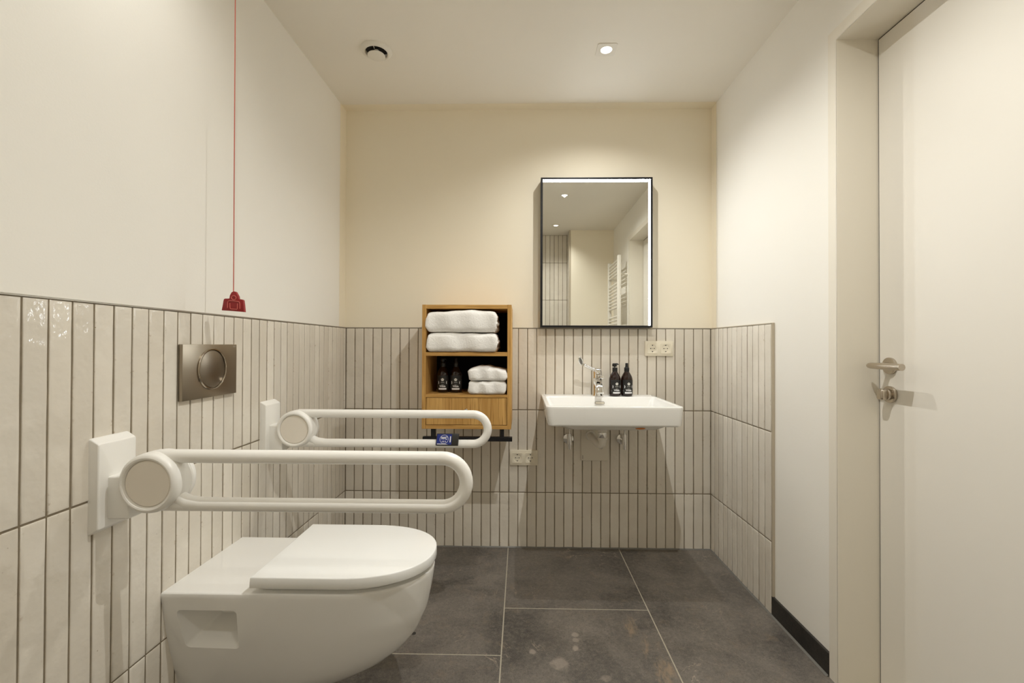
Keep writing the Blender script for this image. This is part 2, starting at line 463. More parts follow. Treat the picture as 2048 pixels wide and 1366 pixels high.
def rng(a, p, lo, hi):
    k0 = math.floor((lo-a)/p); out = [lo]; k = k0
    while a+k*p < hi:
        if a+k*p > lo+0.004: out.append(a+k*p)
        k += 1
    if hi - out[-1] < 0.004: out[-1] = hi
    else: out.append(hi)
    return out
ROWS = [-0.004, Z2, Z1, ZT]
def field(name, parent, us, vs, place, seed, slab):
    t = tiles(us, vs, place, seed)
    o = part(name, t, M_tile, parent, smooth=40, fix=True, merge=False)
    g = MB(); g.box(*slab); part('grout', g, M_grout, parent, smooth=0)
TH = 0.0015
field('wainscot_tiles', wall_back, rng(-0.9165, 0.05, XL, XR), ROWS, lambda u, v, ww: (u, DP-TH-ww, v), 3, (XLP, XRP, DP-0.0082, DP+0.001, 0, ZT))
field('wainscot_tiles', wall_left, rng(0.859, 0.05, -0.455, D), ROWS, lambda u, v, ww: (XLP+TH+ww, u, v), 4, (XLP-0.001, XLP+0.0082, -0.455, DP, 0, ZT))
YE = 1.8905
field('wainscot_tiles', wall_right, rng(YE+0.0005, 0.0499, YE, D), ROWS, lambda u, v, ww: (XRP-TH-ww, u, v), 5, (XRP-0.0082, XRP+0.001, YE, DP, 0, ZT))
field('shower_tiles', wall_shower, rng(0.2835, 0.05, -0.96, XSH-0.004), [-0.004, 0.3137, 0.7527, 1.1927, 1.632, 2.071, ZCEIL], lambda u, v, ww: (u, YSH-0.01+TH+ww, v), 6, (-1.0, XSH-0.001, YSH-0.011, YSH-0.01+0.0082, 0, ZCEIL))
mb = MB(); mb.box(XSH-0.012, XSH, YSH-0.01, YREAR-0.001, 0, ZCEIL); part('tiled_return', mb, M_tile, wall_rear, smooth=0)
mb = MB(); mb.box(XSH-0.013, XSH+0.006, YREAR-0.003, YREAR+0.004, 0, ZCEIL, 0.001, 1); part('edge_trim', mb, M_trimw, wall_rear, smooth=0)
# metal edge profiles on top of and beside the tiles
mb = MB(); mb.box(XLP+0.001, XRP-0.001, D-0.0008, DP, ZT-0.0005, ZT+0.0035); struct('trim_1', mb, M_trim, label='thin grey metal edge strip on the back wall tiles', cat='trim')
mb = MB(); mb.box(XLP, XL+0.0008, -0.45, D-0.0009, ZT-0.0005, ZT+0.0035); struct('trim_2', mb, M_trim, label='thin grey metal edge strip on the left wall tiles', cat='trim')
mb = MB(); mb.box(XR-0.0008, XRP, YE-0.006, D-0.0009, ZT-0.0005, ZT+0.0035); mb.box(XR-0.0008, XRP, YE-0.0105, YE-0.001, 0.079, ZT+0.0035, 0.0012, 2)
struct('trim_3', mb, M_trimw, label='beige metal edge strip at the end of the right wall tiles', cat='trim')
# skirting and silicone joint
mb = MB(); mb.box(XR, XRP, 1.545, YE-0.0015, 0.0, 0.0775, 0.0008, 1); struct('baseboard_right', mb, M_skirt, label='short black stone skirting beside the door frame', cat='skirting')
mb = MB(); mb.add([(XR+0.001, 1.545, 0.006), (XR-0.007, 1.545, 0.0003), (XR+0.001, 1.545, 0.0003), (XR+0.001, D, 0.006), (XR-0.007, D, 0.0003), (XR+0.001, D, 0.0003)], [[0, 1, 4, 3], [0, 2, 1], [3, 4, 5]])
struct('trim_4', mb, M_silicone, label='grey silicone joint between floor and right wall', cat='joint')
mb = MB(); mb.add([(XL, D+0.001, 0.006), (XL, D-0.006, 0.0003), (XR, D-0.006, 0.0003), (XR, D+0.001, 0.006)], [[0, 1, 2, 3]])
struct('trim_5', mb, M_silicone, label='grey silicone joint along the foot of the back wall', cat='joint')

# ------------------------------------------------------------------ door
mb = MB(); mb.box(XD, XD+0.04, DY0+0.006, DY1-0.0055, 0.006, DZ-0.0055, 0.001, 1)
door = struct('door_1', mb, M_door, label='plain off-white flush door in the right wall', cat='door')
mb = MB(); ft = 0.008; fwid = 0.040
for y0, y1 in ((DY1, DY1+fwid), (DY0-fwid, DY0)):
    mb.box(XRP-ft, XRP+0.0005, y0, y1, 0, DZ+fwid)
mb.box(XRP-ft, XRP+0.0005, DY0, DY1, DZ, DZ+fwid)
mb.box(XRP-ft, XD+0.0025, DY1-0.0016, DY1+0.001, 0, DZ); mb.box(XRP-ft, XD+0.0025, DY0-0.001, DY0+0.0016, 0, DZ); mb.box(XRP-ft, XD+0.0025, DY0, DY1, DZ-0.0016, DZ+0.001)
part('door_frame', mb, M_frame, door, smooth=0)
mb = MB(); mb.box(XD+0.003, XD+0.044, DY1-0.006, DY1-0.0005, 0, DZ-0.0005); mb.box(XD+0.003, XD+0.044, DY0+0.0005, DY0+0.006, 0, DZ-0.0005); mb.box(XD+0.003, XD+0.044, DY0+0.006, DY1-0.006, DZ-0.006, DZ-0.0005)
part('door_seal', mb, M_dark, door, smooth=0, label='dark gap seal around the door leaf')
HY = 1.452
mb = MB()
mb.cyl((XD, HY, 1.0395), 0.0262, -0.009, 'x', 40, 0.002)
mb.tube([(XD-0.006, HY, 1.0395), (XD-0.030, HY, 1.0395), (XD-0.044, HY+0.0005, 1.0395)], 0.0098, 20)
mb.tube([(1.108, HY+0.0275, 1.0395), (1.108, HY+0.0260, 1.0395), (1.108, HY+0.0215, 1.0395), (1.108, HY+0.0130, 1.0395), (1.108, HY-0.02, 1.0395), (1.108, HY-0.104, 1.0395)], [0.0030, 0.0056, 0.0080, 0.0096, 0.0102, 0.0102], 24)
part('door_handle', mb, M_nickel, door, label='satin steel lever handle on a round rose')
mb = MB()
mb.cyl((XD, HY, 0.9500), 0.0262, -0.009, 'x', 40, 0.002)
mb.cyl((XD-0.008, HY, 0.9500), 0.018, -0.012, 'x', 32, 0.002)
turn = part('thumb_turn', mb, M_nickel, door, label='round satin steel lock rose with a thumb turn')
mb = MB(); mb.box(1.1215, 1.143, HY-0.0135, HY+0.0135, 0.9325, 0.9675, 0.0075, 4); part('turn_knob', mb, M_nickel, turn)

# ================================================================== THINGS
# ------------------------------------------------------------------ downlights
def downlight(x, y, label, power=1.0, beam=160.0):
    t = thing('ceiling_downlight', (x, y, ZCEIL), label, 'lamp', 'square recessed ceiling downlights')
    s = 0.0425
    m = MB(); z0, z1 = ZCEIL-0.0035, ZCEIL+0.0003
    n = 40; outer = []; inner = []
    for k in range(n):
        a = 2*PI*(k+0.5)/n; c, sn = math.cos(a), math.sin(a); q = s/max(abs(c), abs(sn))
        outer.append((x+c*q, y+sn*q)); inner.append((x+c*0.0245, y+sn*0.0245))
    R = [[(px, py, z1) for px, py in outer], [(px, py, z0) for px, py in outer], [(px, py, z0) for px, py in inner], [(px, py, z1) for px, py in inner]]
    m.loft(R, False, False, True)
    part('frame', m, M_plastic, t, smooth=20)
    m = MB(); m.lathe([(0, -0.0024), (0.017, -0.0020), (0.0240, -0.0004), (0.0243, 0.0002)], 'z', (x, y, ZCEIL), 32)
    part('lens', m, M_lens, t, label='glowing round lens')
    ld = bpy.data.lights.new('lamp_light', 'SPOT'); ld.energy = SPOT_W*power; ld.color = SPOT_COL
    ld.spot_size = math.radians(beam); ld.spot_blend = 1.0; ld.shadow_soft_size = 0.0065
    lo = bpy.data.objects.new('lamp_light', ld); COL.objects.link(lo); lo.parent = t; lo.location = (0, 0, -0.0095)
downlight(0.368, 1.990, 'square lit ceiling downlight above the washbasin, the only one seen directly', 0.82, 146.0)
downlight(0.369, 0.980, 'square lit ceiling downlight, the upper of the two reflected in the mirror', 1.5)
downlight(0.3695, -0.012, 'square lit ceiling downlight, the lower of the two reflected in the mirror', 0.5, 126.0)
downlight(-0.645, 0.980, 'square lit ceiling downlight near the left wall, out of frame above the nearer grab rail', 0.33)
downlight(-0.645, -0.012, 'square lit ceiling downlight near the left wall, behind the camera', 0.2, 100.0)

# ------------------------------------------------------------------ ceiling vent
t = thing('ceiling_vent', (-0.642, 1.980, ZCEIL), 'round white air valve on the ceiling, with a disc in its dark opening', 'vent')
c = (-0.642, 1.980, ZCEIL)
mb = MB(); mb.lathe([(0.0672, 0.0004), (0.0675, -0.003), (0.0655, -0.0075), (0.058, -0.0125), (0.0515, -0.0145), (0.0475, -0.0125), (0.046, -0.006), (0.0455, -0.0005), (0.0455, 0.0004)], 'z', c, 56)
part('rim', mb, M_plastic, t)
mb = MB(); mb.lathe([(0, -0.0016), (0.0462, -0.0016), (0.0462, -0.0008), (0, -0.0008)], 'z', c, 40); part('opening', mb, M_dark, t, smooth=0, label='dark ring opening')
mb = MB(); mb.lathe([(0, -0.0300), (0.030, -0.0295), (0.0365, -0.0275), (0.0380, -0.0250), (0.036, -0.0225), (0.012, -0.017), (0.010, -0.001), (0, -0.001)], 'z', c, 48)
part('valve_disc', mb, M_plastic, t)
for k in range(3):
    a = 2*PI*k/3 - PI/2
    mb = MB(); mb.tube([(c[0]+0.03*math.cos(a), c[1]+0.03*math.sin(a), ZCEIL-0.012), (c[0]+0.0462*math.cos(a), c[1]+0.0462*math.sin(a), ZCEIL-0.006)], 0.0016, 8)
    part('spoke', mb, M_plastic, t)

# ------------------------------------------------------------------ emergency pull cord
PX, PY, PZ = -0.8655, 1.35, 1.228
t = thing('emergency_pull_cord', (PX-0.002, PY, ZCEIL), 'red emergency cord hanging beside the left wall with a red bell shaped pull', 'pull cord')
U = 7.95e-5
pc = lambda px, pz: (PX + (px-705)*U, PZ + (650-pz)*U)
out = [pc(*p) for p in ((278, 972), (700, 1000), (1142, 1036), (1120, 820), (1092, 610), (1078, 578), (1040, 560), (935, 548), (915, 530), (900, 440), (868, 385), (838, 335), (820, 290), (780, 262), (735, 255), (690, 268), (650, 290), (622, 340), (590, 400), (578, 450), (575, 490), (560, 525), (500, 528), (400, 528), (368, 545), (345, 590), (318, 760))]
mb = MB(); mb.prism(out, PY-0.005, PY+0.005, 0, 0.0012)
grip = part('pull_grip', mb, M_red, t, smooth=30, label='flat red pull with an embossed figure')
mb = MB()
ring = [(pc(748+88*math.cos(a), 500+78*math.sin(a))) for a in [2*PI*k/28 for k in range(28)]]
mb.tube([(x, PY-0.0055, z) for x, z in ring], 0.0011, 8, closed=True)
mb.tube([(x, PY-0.0055, z) for x, z in [pc(*p) for p in ((512, 885), (515, 760), (520, 660), (545, 622), (600, 612), (780, 625), (920, 640), (965, 665), (980, 720), (985, 915))]], 0.0011, 8)
mb.tube([(x, PY-0.0055, z) for x, z in [pc(*p) for p in ((600, 700), (604, 840), (612, 905), (640, 922), (750, 930), (860, 938), (885, 915), (890, 850), (888, 715))]], 0.0011, 8)
part('figure_emblem', mb, M_redline, grip, label='pale red outline of a standing figure')
mb = MB(); x0, z0 = pc(690, 275)
mb.tube([(PX-0.0035, PY, ZCEIL), (PX-0.0028, PY, 2.0), (PX-0.002, PY, 1.6), (x0, PY, z0+0.03), (x0, PY, z0-0.004)], 0.0014, 10)
part('cord', mb, M_cord, t)
mb = MB(); mb.lathe([(0, 0), (0.030, 0), (0.030, -0.008), (0.022, -0.020), (0, -0.022)], 'z', (PX-0.0035, PY, ZCEIL), 32); part('ceiling_switch', mb, M_plastic, t)

# ------------------------------------------------------------------ flush plate
t = thing('flush_plate', (XL, 1.382, 1.02), 'brushed steel flush plate with one round button on the tiled wall', 'flush plate')
fx = XL + 0.0125; y0, y1, z0, z1 = 1.2600, 1.5035, 0.9385, 1.1000
mb = MB(); mb.box(XL-0.0005, fx, y0, y1, z0, z1, 0.0016, 2); part('plate', mb, M_steel, t)
cy, cz = 1.3815, 1.0245; R0 = 0.0635
mb = MB(); mb.lathe([(R0, 0.0), (R0+0.0004, 0.0035), (R0-0.0016, 0.006), (R0-0.0042, 0.0055), (R0-0.0052, 0.003), (R0-0.0052, 0.0)], 'x', (fx-0.0002, cy, cz), 72)
part('button_ring', mb, M_ring, t, label='raised satin ring around the button')
mb = MB(); mb.lathe([(0, 0.0035), (R0-0.0085, 0.0035), (R0-0.0068, 0.0025), (R0-0.0064, 0.0), (0, 0.0)], 'x', (fx-0.0002, cy, cz), 72)
part('flush_button', mb, M_steeld, t)
mb = MB(); text_into(mb, 'GEBERIT', 0.0042, lambda x, y: (fx+0.0003, 1.4905+x, 1.0925+y)); part('maker_mark', mb, M_printg, t, smooth=0, fix=False)

# ------------------------------------------------------------------ folding grab rails
def grab_rail(yc, label):
    t = thing('folding_grab_rail', (XL, yc, 0.78), label, 'grab rail', 'folding grab rails beside the toilet')
    a0, a1, zb0, zb1 = yc-0.0505, yc+0.0505, 0.671, 0.8875
    fxp = XL + 0.0225
    def rr(x, iy, iz, r=0.004):
        pts = []
        for cy, cz, s in ((a0+iy+r, zb0+iz+r, PI), (a1-iy-r, zb0+iz+r, 1.5*PI), (a1-iy-r, zb1-iz-r, 0), (a0+iy+r, zb1-iz-r, PI/2)):
            for k in range(5):
                a = s + PI/2*k/4; pts.append((x, cy+r*math.cos(a), cz+r*math.sin(a)))
        return pts
    m = MB(); m.loft([rr(XL-0.0008, 0, 0), rr(XL+0.004, 0, 0.0012), rr(fxp-0.0025, 0.0006, 0.0115), rr(fxp-0.0007, 0.0018, 0.0135), rr(fxp, 0.004, 0.016)])
    part('wall_plate', m, M_bar, t, smooth=14)
    m = MB(); m.box(fxp-0.004, -0.895, yc-0.026, yc+0.032, 0.700, 0.797, 0.004, 3); part('hinge_block', m, M_bar, t)
    cx, cz, ym = -0.8490, 0.7825, yc
    m = MB()
    m.lathe([(0, -0.0240), (0.0530, -0.0240), (0.0535, -0.0295), (0.0560, -0.0330), (0.0595, -0.0340), (0.0635, -0.0325), (0.0668, -0.0285), (0.0685, -0.0220), (0.0692, -0.0120), (0.0692, 0.0100), (0.0680, 0.0190), (0.0640, 0.0205), (0.0640, 0.0235), (0.0668, 0.0250), (0.0664, 0.0340), (0.0640, 0.0390), (0, 0.0390)], 'y', (cx, ym, cz), 72)
    hs = part('hinge_housing', m, M_bar, t)
    m = MB(); m.lathe([(0, -0.0292), (0.0510, -0.0288), (0.0524, -0.0270), (0.0524, -0.0235), (0, -0.0235)], 'y', (cx, ym, cz), 64)
    cap = part('cap_disc', m, M_disc, hs, label='flat cream cap in the hinge ring')
    m = MB(); r = 0.0156; hz = 0.0556; zc2 = 0.7835; xe = -0.1815
    pts = [(cx+0.004, ym, zc2+hz)] + [(cx+0.03+(xe-cx-0.03)*k/8, ym, zc2+hz) for k in range(9)]
    pts += [(xe + hz*math.sin(PI*k/20), ym, zc2 + hz*math.cos(PI*k/20)) for k in range(1, 20)]
    pts += [(xe+(cx+0.03-xe)*k/8, ym, zc2-hz) for k in range(9)] + [(cx+0.004, ym, zc2-hz)]
    m.tube(pts, r, 24)
    # web that fairs the lower tube into the ring
    m.tube([(cx+0.052, ym, cz-0.040), (cx+0.075, ym, zc2-hz+0.003), (cx+0.11, ym, zc2-hz)], [0.016, 0.0172, 0.0152], 20)
    part('rail', m, M_bar, t)
grab_rail(1.048, 'nearer white folding grab rail, in front of the toilet')
grab_rail(1.714, 'farther white folding grab rail, behind the toilet, with a blue WC box clipped on')

# ------------------------------------------------------------------ WC call box on the far rail
t = thing('flush_remote', (-0.276, 1.692, 0.728), 'small black box with a blue WC label clipped onto the farther grab rail', 'box')
tl = math.radians(-16)
def wcm(v): # local (x, y, z) about the lower front edge, tilted back
    x, y, z = v; return (-0.2765+x + 0.05*z, 1.688 + y*math.cos(tl) - z*math.sin(tl), 0.7265 + y*math.sin(tl) + z*math.cos(tl))
mb = MB(); mb.box(-0.0415, 0.0415, 0, 0.014, 0, 0.0445, 0.002, 2); mb.xform(wcm); part('case', mb, M_card, t)
mb = MB(); mb.box(-0.0385, 0.0165, -0.0006, 0.001, 0.0035, 0.0415, 0.0, 1)
mb.m = [0]*len(mb.f)
o = len(mb.v)
cxw, czw = -0.0115, 0.0230
for r0, r1 in ((0.0150, 0.0162),):
    P = []
    for k in range(40):
        a = 2*PI*k/40; P += [(cxw+r0*math.cos(a), -0.0009, czw+r0*math.sin(a)), (cxw+r1*math.cos(a), -0.0009, czw+r1*math.sin(a))]
    mb.add(P, [[2*k, 2*k+1, (2*k+3) % 80, (2*k+2) % 80] for k in range(40)], 1)
text_into(mb, 'WC', 0.0135, lambda x, y: (cxw+x, -0.0009, czw+0.0038+y), 1, bold=0.0006)
for dx, s in ((-0.0062, 1.0), (-0.0005, 1.15), (0.0058, 1.0)):
    P = [(cxw+dx+0.0016*s*math.sin(2*PI*k/12)*(1.0 if math.cos(2*PI*k/12) < 0 else 0.6), -0.0009, czw-0.0078-0.0 + 0.0031*s*math.cos(2*PI*k/12)) for k in range(12)]
    mb.add(P, [list(range(12))], 1)
mb.add([(0.0098, -0.0009, 0.012), (0.0135, -0.0009, 0.012), (0.0135, -0.0009, 0.034), (0.0098, -0.0009, 0.034)], [[0, 1, 2, 3]], 1)
mb.add([(-0.0365, -0.0009, 0.0042), (0.004, -0.0009, 0.0042), (-0.004, -0.0009, 0.0062), (-0.0365, -0.0009, 0.0072)], [[0, 1, 2, 3]], 1)
mb.xform(wcm); part('wc_label', mb, [M_blue, M_print], t, smooth=0, fix=False, label='blue label reading WC in a white ring')

# ------------------------------------------------------------------ toilet
t = thing('toilet', (XL, 1.387, 0.08), 'white wall hung toilet with closed lid on the tiled left wall', 'toilet')
YC = 1.387
def interp(tab, z):
    if z >= tab[0][0]: return tab[0][1:]
    for a, b in zip(tab[:-1], tab[1:]):
        if a[0] >= z >= b[0]:
            k = (a[0]-z)/(a[0]-b[0]); k2 = k
            return tuple(p+(q-p)*k2 for p, q in zip(a[1:], b[1:]))
    return tab[-1][1:]
def dshape(x0, xs, xt, hw0, hw, z, ex=2.15, n=26, ns=8, yc=YC):
    # D outline: from the back (near side) along the straight flank, round the front, and back
    pts = []
    for k in range(ns): pts.append(Vector((x0+(xs-x0)*k/ns, yc-(hw0+(hw-hw0)*k/ns), z)))
    for k in range(n+1):
        a = -PI/2 + PI*k/n; c, s = math.cos(a), math.sin(a)
        pts.append(Vector((xs+(xt-xs)*abs(c)**(2/ex), yc+hw*(1 if s > 0 else -1)*abs(s)**(2/ex), z)))
    for k in range(ns-1, -1, -1): pts.append(Vector((x0+(xs-x0)*k/ns, yc+(hw0+(hw-hw0)*k/ns), z)))
    return pts
#      z      hw_wall hw     x_straight tip
TAB = [(0.4320, 0.1760, 0.1745, -0.520, -0.2680), (0.4300, 0.1790, 0.1775, -0.520, -0.2650), (0.4250, 0.1803, 0.1788, -0.520, -0.2640), (0.4000, 0.1770, 0.1772, -0.530, -0.2670),
       (0.3690, 0.1725, 0.1735, -0.540, -0.2720), (0.3100, 0.1610, 0.1650, -0.555, -0.2840), (0.2500, 0.1460, 0.1520, -0.580, -0.3100), (0.2100, 0.1350, 0.1410, -0.600, -0.3420),
       (0.1700, 0.1230, 0.1275, -0.630, -0.3920), (0.1350, 0.1120, 0.1130, -0.670, -0.4550), (0.1050, 0.0990, 0.0960, -0.720, -0.5300), (0.0850, 0.0850, 0.0780, -0.770, -0.6050), (0.0740, 0.0700, 0.0620, -0.800, -0.6650), (0.0700, 0.0480, 0.0400, -0.830, -0.7200)]
zs = [0.432, 0.4312, 0.4295, 0.426, 0.418, 0.405] + [0.39-0.02*k for k in range(12)] + [0.152, 0.135, 0.12, 0.105, 0.094, 0.085, 0.078, 0.074, 0.071, 0.07]
rings = []
for z in zs:
    h0, h1, xs, xt = interp(TAB, z); rings.append(dshape(XL-0.0006, xs, xt, h0, h1, z))
mb = MB(); mb.loft(rings, True, True)
body = part('bowl_body', mb, M_ceramic, t, smooth=50)
# lifting recesses in both flanks, cut from the body
def cutter(sgn):
    m = MB()
    def rg(y, xa, xb, za, zb, r):
        ps = []
        for cx_, cz_, s in ((xa+r, za+r, PI), (xb-r, za+r, 1.5*PI), (xb-r, zb-r, 0), (xa+r, zb-r, PI/2)):
            for k in range(5):
                a = s+PI/2*k/4; ps.append((cx_+r*math.cos(a), YC+sgn*(y-YC), cz_+r*math.sin(a)))
        return ps
    m.loft([rg(1.17, -0.936, -0.756, 0.238, 0.3855, 0.012), rg(1.2100, -0.929, -0.7625, 0.250, 0.3845, 0.012), rg(1.222, -0.922, -0.765, 0.2600, 0.3845, 0.012), rg(1.231, -0.918, -0.7665, 0.2660, 0.3845, 0.012), rg(1.305, -0.868, -0.783, 0.325, 0.382, 0.014)])
    return mesh_obj('cutter', m, M_ceramic, smooth=0)
for sg in (1, -1):
    cu = cutter(sg)
    md = body.modifiers.new('recess', 'BOOLEAN'); md.object = cu; md.operation = 'DIFFERENCE'; md.solver = 'EXACT'
    dg = bpy.context.evaluated_depsgraph_get(); dg.update()
    nm = bpy.data.meshes.new_from_object(body.evaluated_get(dg)); body.modifiers.clear()
    old = body.data; body.data = nm; bpy.data.meshes.remove(old)
    cm = cu.data; bpy.data.objects.remove(cu); bpy.data.meshes.remove(cm)
nm = body.data; nm.name = 'bowl_body'; nm.polygons.foreach_set('use_smooth', [True]*len(nm.polygons)); nm.set_sharp_from_angle(angle=math.radians(32))
mb = MB(); mb.cyl((-0.874, 1.270, 0.374), 0.010, 0.02, 'z', 20, 0.002); part('fixing_bolt', mb, M_card, t, label='dark fixing seen in the side recess')
def slab(z0, z1, x0, xt, hw, xs, e, inset, ex=2.2):
    R = []
    for z, i in ((z0, e), (z0+e*0.3, e*0.3), (z0+e, 0), (z1-e*1.6, inset*0.25), (z1-e*0.55, inset*0.25+e*0.5), (z1-e*0.12, inset*0.25+e*1.1), (z1, inset*0.25+e*2.0)):
        R.append(dshape(x0+i, xs, xt-i, hw-i, hw-i, z, ex))
    return R
mb = MB(); mb.loft(slab(0.4325, 0.4472, -0.705, -0.2960, 0.1560, -0.50, 0.0020, 0.0)); part('seat_ring', mb, M_seat, t, smooth=40)
mb = MB(); mb.loft(slab(0.4495, 0.4778, -0.7235, -0.2585, 0.1835, -0.500, 0.0018, 0.004)); part('lid', mb, M_seat, t, smooth=40)
for s_ in (-1, 1):
    mb = MB(); mb.box(-0.724, -0.690, YC+s_*0.12-0.03, YC+s_*0.12+0.03, 0.4318, 0.450, 0.003, 2); part('hinge', mb, M_seat, t)

# ------------------------------------------------------------------ mirror
MX0, MX1, MZ0, MZ1, MY = 0.1018, 0.6965, 1.1965, 1.9985, 2.430
t = thing('wall_mirror', ((MX0+MX1)/2, DP, MZ0), 'tall mirror in a black metal frame with a lit inner edge above the washbasin', 'mirror')
b = 0.0105
mb = MB()
lip = 0.0014
for x0, x1, z0, z1, a in ((MX0, MX0+b, MZ0, MZ1, 'l'), (MX1-b, MX1, MZ0, MZ1, 'r'), (MX0+b, MX1-b, MZ0, MZ0+b, 'b'), (MX0+b, MX1-b, MZ1-b, MZ1, 't')):
    mb.box(x0, x1, MY, MY+0.0022, z0, z1)
    mb.box(x0+(lip if a == 'r' else 0), x1-(lip if a == 'l' else 0), MY+0.0022, DP, z0+(lip if a == 't' else 0), z1)
mb.box(MX0+b, MX1-b, 2.456, DP, MZ0+b, MZ1-b)
part('frame', mb, M_black, t, smooth=0)
mb = MB(); mb.box(MX0+b, MX1-b, 2.452, 2.4565, MZ0+b, MZ1-b); part('mirror_glass', mb, M_mirror, t, smooth=0)
ix0, ix1, iz0, iz1 = MX0+b, MX1-b, MZ0+b, MZ1-b
for x0, x1, z0, z1 in ((ix0-lip, ix0-0.0003, iz0+0.001, iz1), (ix1+0.0003, ix1+lip, iz0+0.001, iz1), (ix0, ix1, iz1+0.0003, iz1+lip)):
    mb = MB(); mb.box(x0, x1, MY+0.0026, 2.4518, z0, z1); part('light_strip', mb, M_led, t, smooth=0, label='lit white strip inside the frame')

# ------------------------------------------------------------------ washbasin
SX0, SX1, SY0 = 0.1085, 0.7085, 1.983
t = thing('washbasin', ((SX0+SX1)/2, D, 0.70), 'white rectangular ceramic washbasin hung on the back wall under the mirror', 'washbasin')
BY = D + 0.0005
mb = MB()
R = [rrect(0.30, 0.52, 2.16, 2.40, 0.05, 0.03, 0.710), rrect(0.235, 0.60, 2.10, 2.43, 0.06, 0.03, 0.712), rrect(0.195, 0.635, 2.055, 2.455, 0.06, 0.02, 0.722),
     rrect(0.170, 0.655, 2.030, BY, 0.05, 0.004, 0.738), rrect(0.148, 0.672, 2.012, BY, 0.04, 0.004, 0.7455), rrect(SX0+0.017, SX1-0.015, SY0+0.009, BY, 0.028, 0.003, 0.7465),
     rrect(SX0+0.0105, SX1-0.0085, SY0+0.0035, BY, 0.027, 0.003, 0.7500), rrect(SX0+0.0085, SX1-0.0065, SY0+0.0015, BY, 0.027, 0.003, 0.7570), rrect(SX0+0.0006, SX1-0.0006, SY0, BY, 0.0265, 0.003, 0.8230), rrect(SX0, SX1, SY0, BY, 0.026, 0.003, 0.8290),
     rrect(SX0+0.0012, SX1-0.0012, SY0+0.0012, BY, 0.025, 0.003, 0.8328), rrect(SX0+0.0045, SX1-0.0045, SY0+0.0045, BY-0.001, 0.022, 0.003, 0.8345),
     rrect(SX0+0.0160, SX1-0.0160, SY0+0.0170, 2.378, 0.020, 0.012, 0.8345), rrect(SX0+0.0185, SX1-0.0185, SY0+0.0195, 2.3755, 0.020, 0.014, 0.8332), rrect(SX0+0.0210, SX1-0.0210, SY0+0.0230, 2.373, 0.022, 0.018, 0.8290),
     rrect(SX0+0.031, SX1-0.031, SY0+0.036, 2.366, 0.035, 0.030, 0.7900), rrect(SX0+0.046, SX1-0.046, SY0+0.055, 2.356, 0.05, 0.045, 0.7550), rrect(SX0+0.075, SX1-0.075, SY0+0.085, 2.335, 0.06, 0.055, 0.7360), rrect(SX0+0.16, SX1-0.16, SY0+0.15, 2.28, 0.05, 0.05, 0.7270), rrect(0.385, 0.433, 2.185, 2.233, 0.022, 0.022, 0.7235)]
mb.loft(R, True, True)
basin = part('basin', mb, M_ceramic, t, smooth=42)
# overflow slot
mb = MB()
def slot(x, z, a, bb, y): return [(x+(a-bb)*(1 if math.cos(2*PI*k/28) > 0 else -1)+bb*math.cos(2*PI*k/28), y, z+bb*math.sin(2*PI*k/28)) for k in range(28)]
oy = lambda z: 2.373-(0.829-z)*0.18
mb.loft([slot(0.406, 0.804, 0.0255, 0.0072, 2.3625), slot(0.406, 0.804, 0.0250, 0.0068, 2.3598), slot(0.406, 0.804, 0.0222, 0.0045, 2.3598), slot(0.406, 0.804, 0.0222, 0.0045, 2.3610)], False, False)
ovr = part('overflow_ring', mb, M_trim, t, label='metal rimmed overflow slot')
mb = MB(); mb.add(slot(0.406, 0.804, 0.0222, 0.0045, 2.3607), [list(range(28))]); part('overflow_opening', mb, M_cover, ovr, smooth=0, fix=False)
mb = MB(); mb.cyl((0.409, 2.209, 0.7230), 0.021, 0.004, 'z', 32, 0.0012); part('drain_cover', mb, M_chrome, t)
mb = MB(); mb.add([(0.5315+0.0225*math.cos(2*PI*k/20), 2.0435+0.006*abs(math.cos(2*PI*k/20)), 0.7302+0.0048*math.sin(2*PI*k/20)) for k in range(20)], [list(range(20))])
mb.xform(lambda v: (v.x, 2.0300 + (0.738-v.z)*1.56-0.0012, v.z)); part('sticker', mb, M_orange, t, smooth=0, fix=False, label='small orange oval sticker')

# ------------------------------------------------------------------ faucet
FX, FY = 0.4020, 2.418
t = thing('basin_faucet', (FX, FY, 0.8345), 'chrome basin mixer with a long lever pointing up to the left', 'faucet')
mb = MB(); mb.lathe([(0, 0), (0.0275, 0), (0.0280, 0.003), (0.0260, 0.008), (0.0245, 0.012), (0.0245, 0.092), (0.0256, 0.094), (0.0256, 0.097), (0.0245, 0.099), (0.0245, 0.128), (0.0225, 0.138), (0.0150, 0.1435), (0, 0.145)], 'z', (FX, FY, 0.8345), 48)
part('mixer_body', mb, M_chrome, t)
mb = MB(); S = []
for k, (y, z, wd, th) in enumerate(((2.412, 0.920, 0.0180, 0.012), (2.395, 0.921, 0.0165, 0.0115), (2.375, 0.916, 0.0155, 0.0105), (2.350, 0.906, 0.0160, 0.0095), (2.325, 0.890, 0.0170, 0.0085), (2.305, 0.873, 0.0178, 0.0075), (2.296, 0.861, 0.0180, 0.0068))):
    tg = [(-1, -0.05), (-1, -0.1), (-0.97, -0.3), (-0.92, -0.45), (-0.80, -0.62), (-0.70, -0.72), (-0.60, -0.80)][k]
    ny, nz = tg[1], -tg[0]; L = math.hypot(ny, nz); ny, nz = ny/L, nz/L
    S.append([Vector((FX-0.004+wd*math.copysign(abs(math.cos(a))**0.55, math.cos(a)), y+ny*th*math.copysign(abs(math.sin(a))**0.7, math.sin(a)), z+nz*th*math.copysign(abs(math.sin(a))**0.7, math.sin(a)))) for a in [2*PI*j/24 for j in range(24)]])
mb.loft(S); part('spout', mb, M_chrome, t, smooth=50)
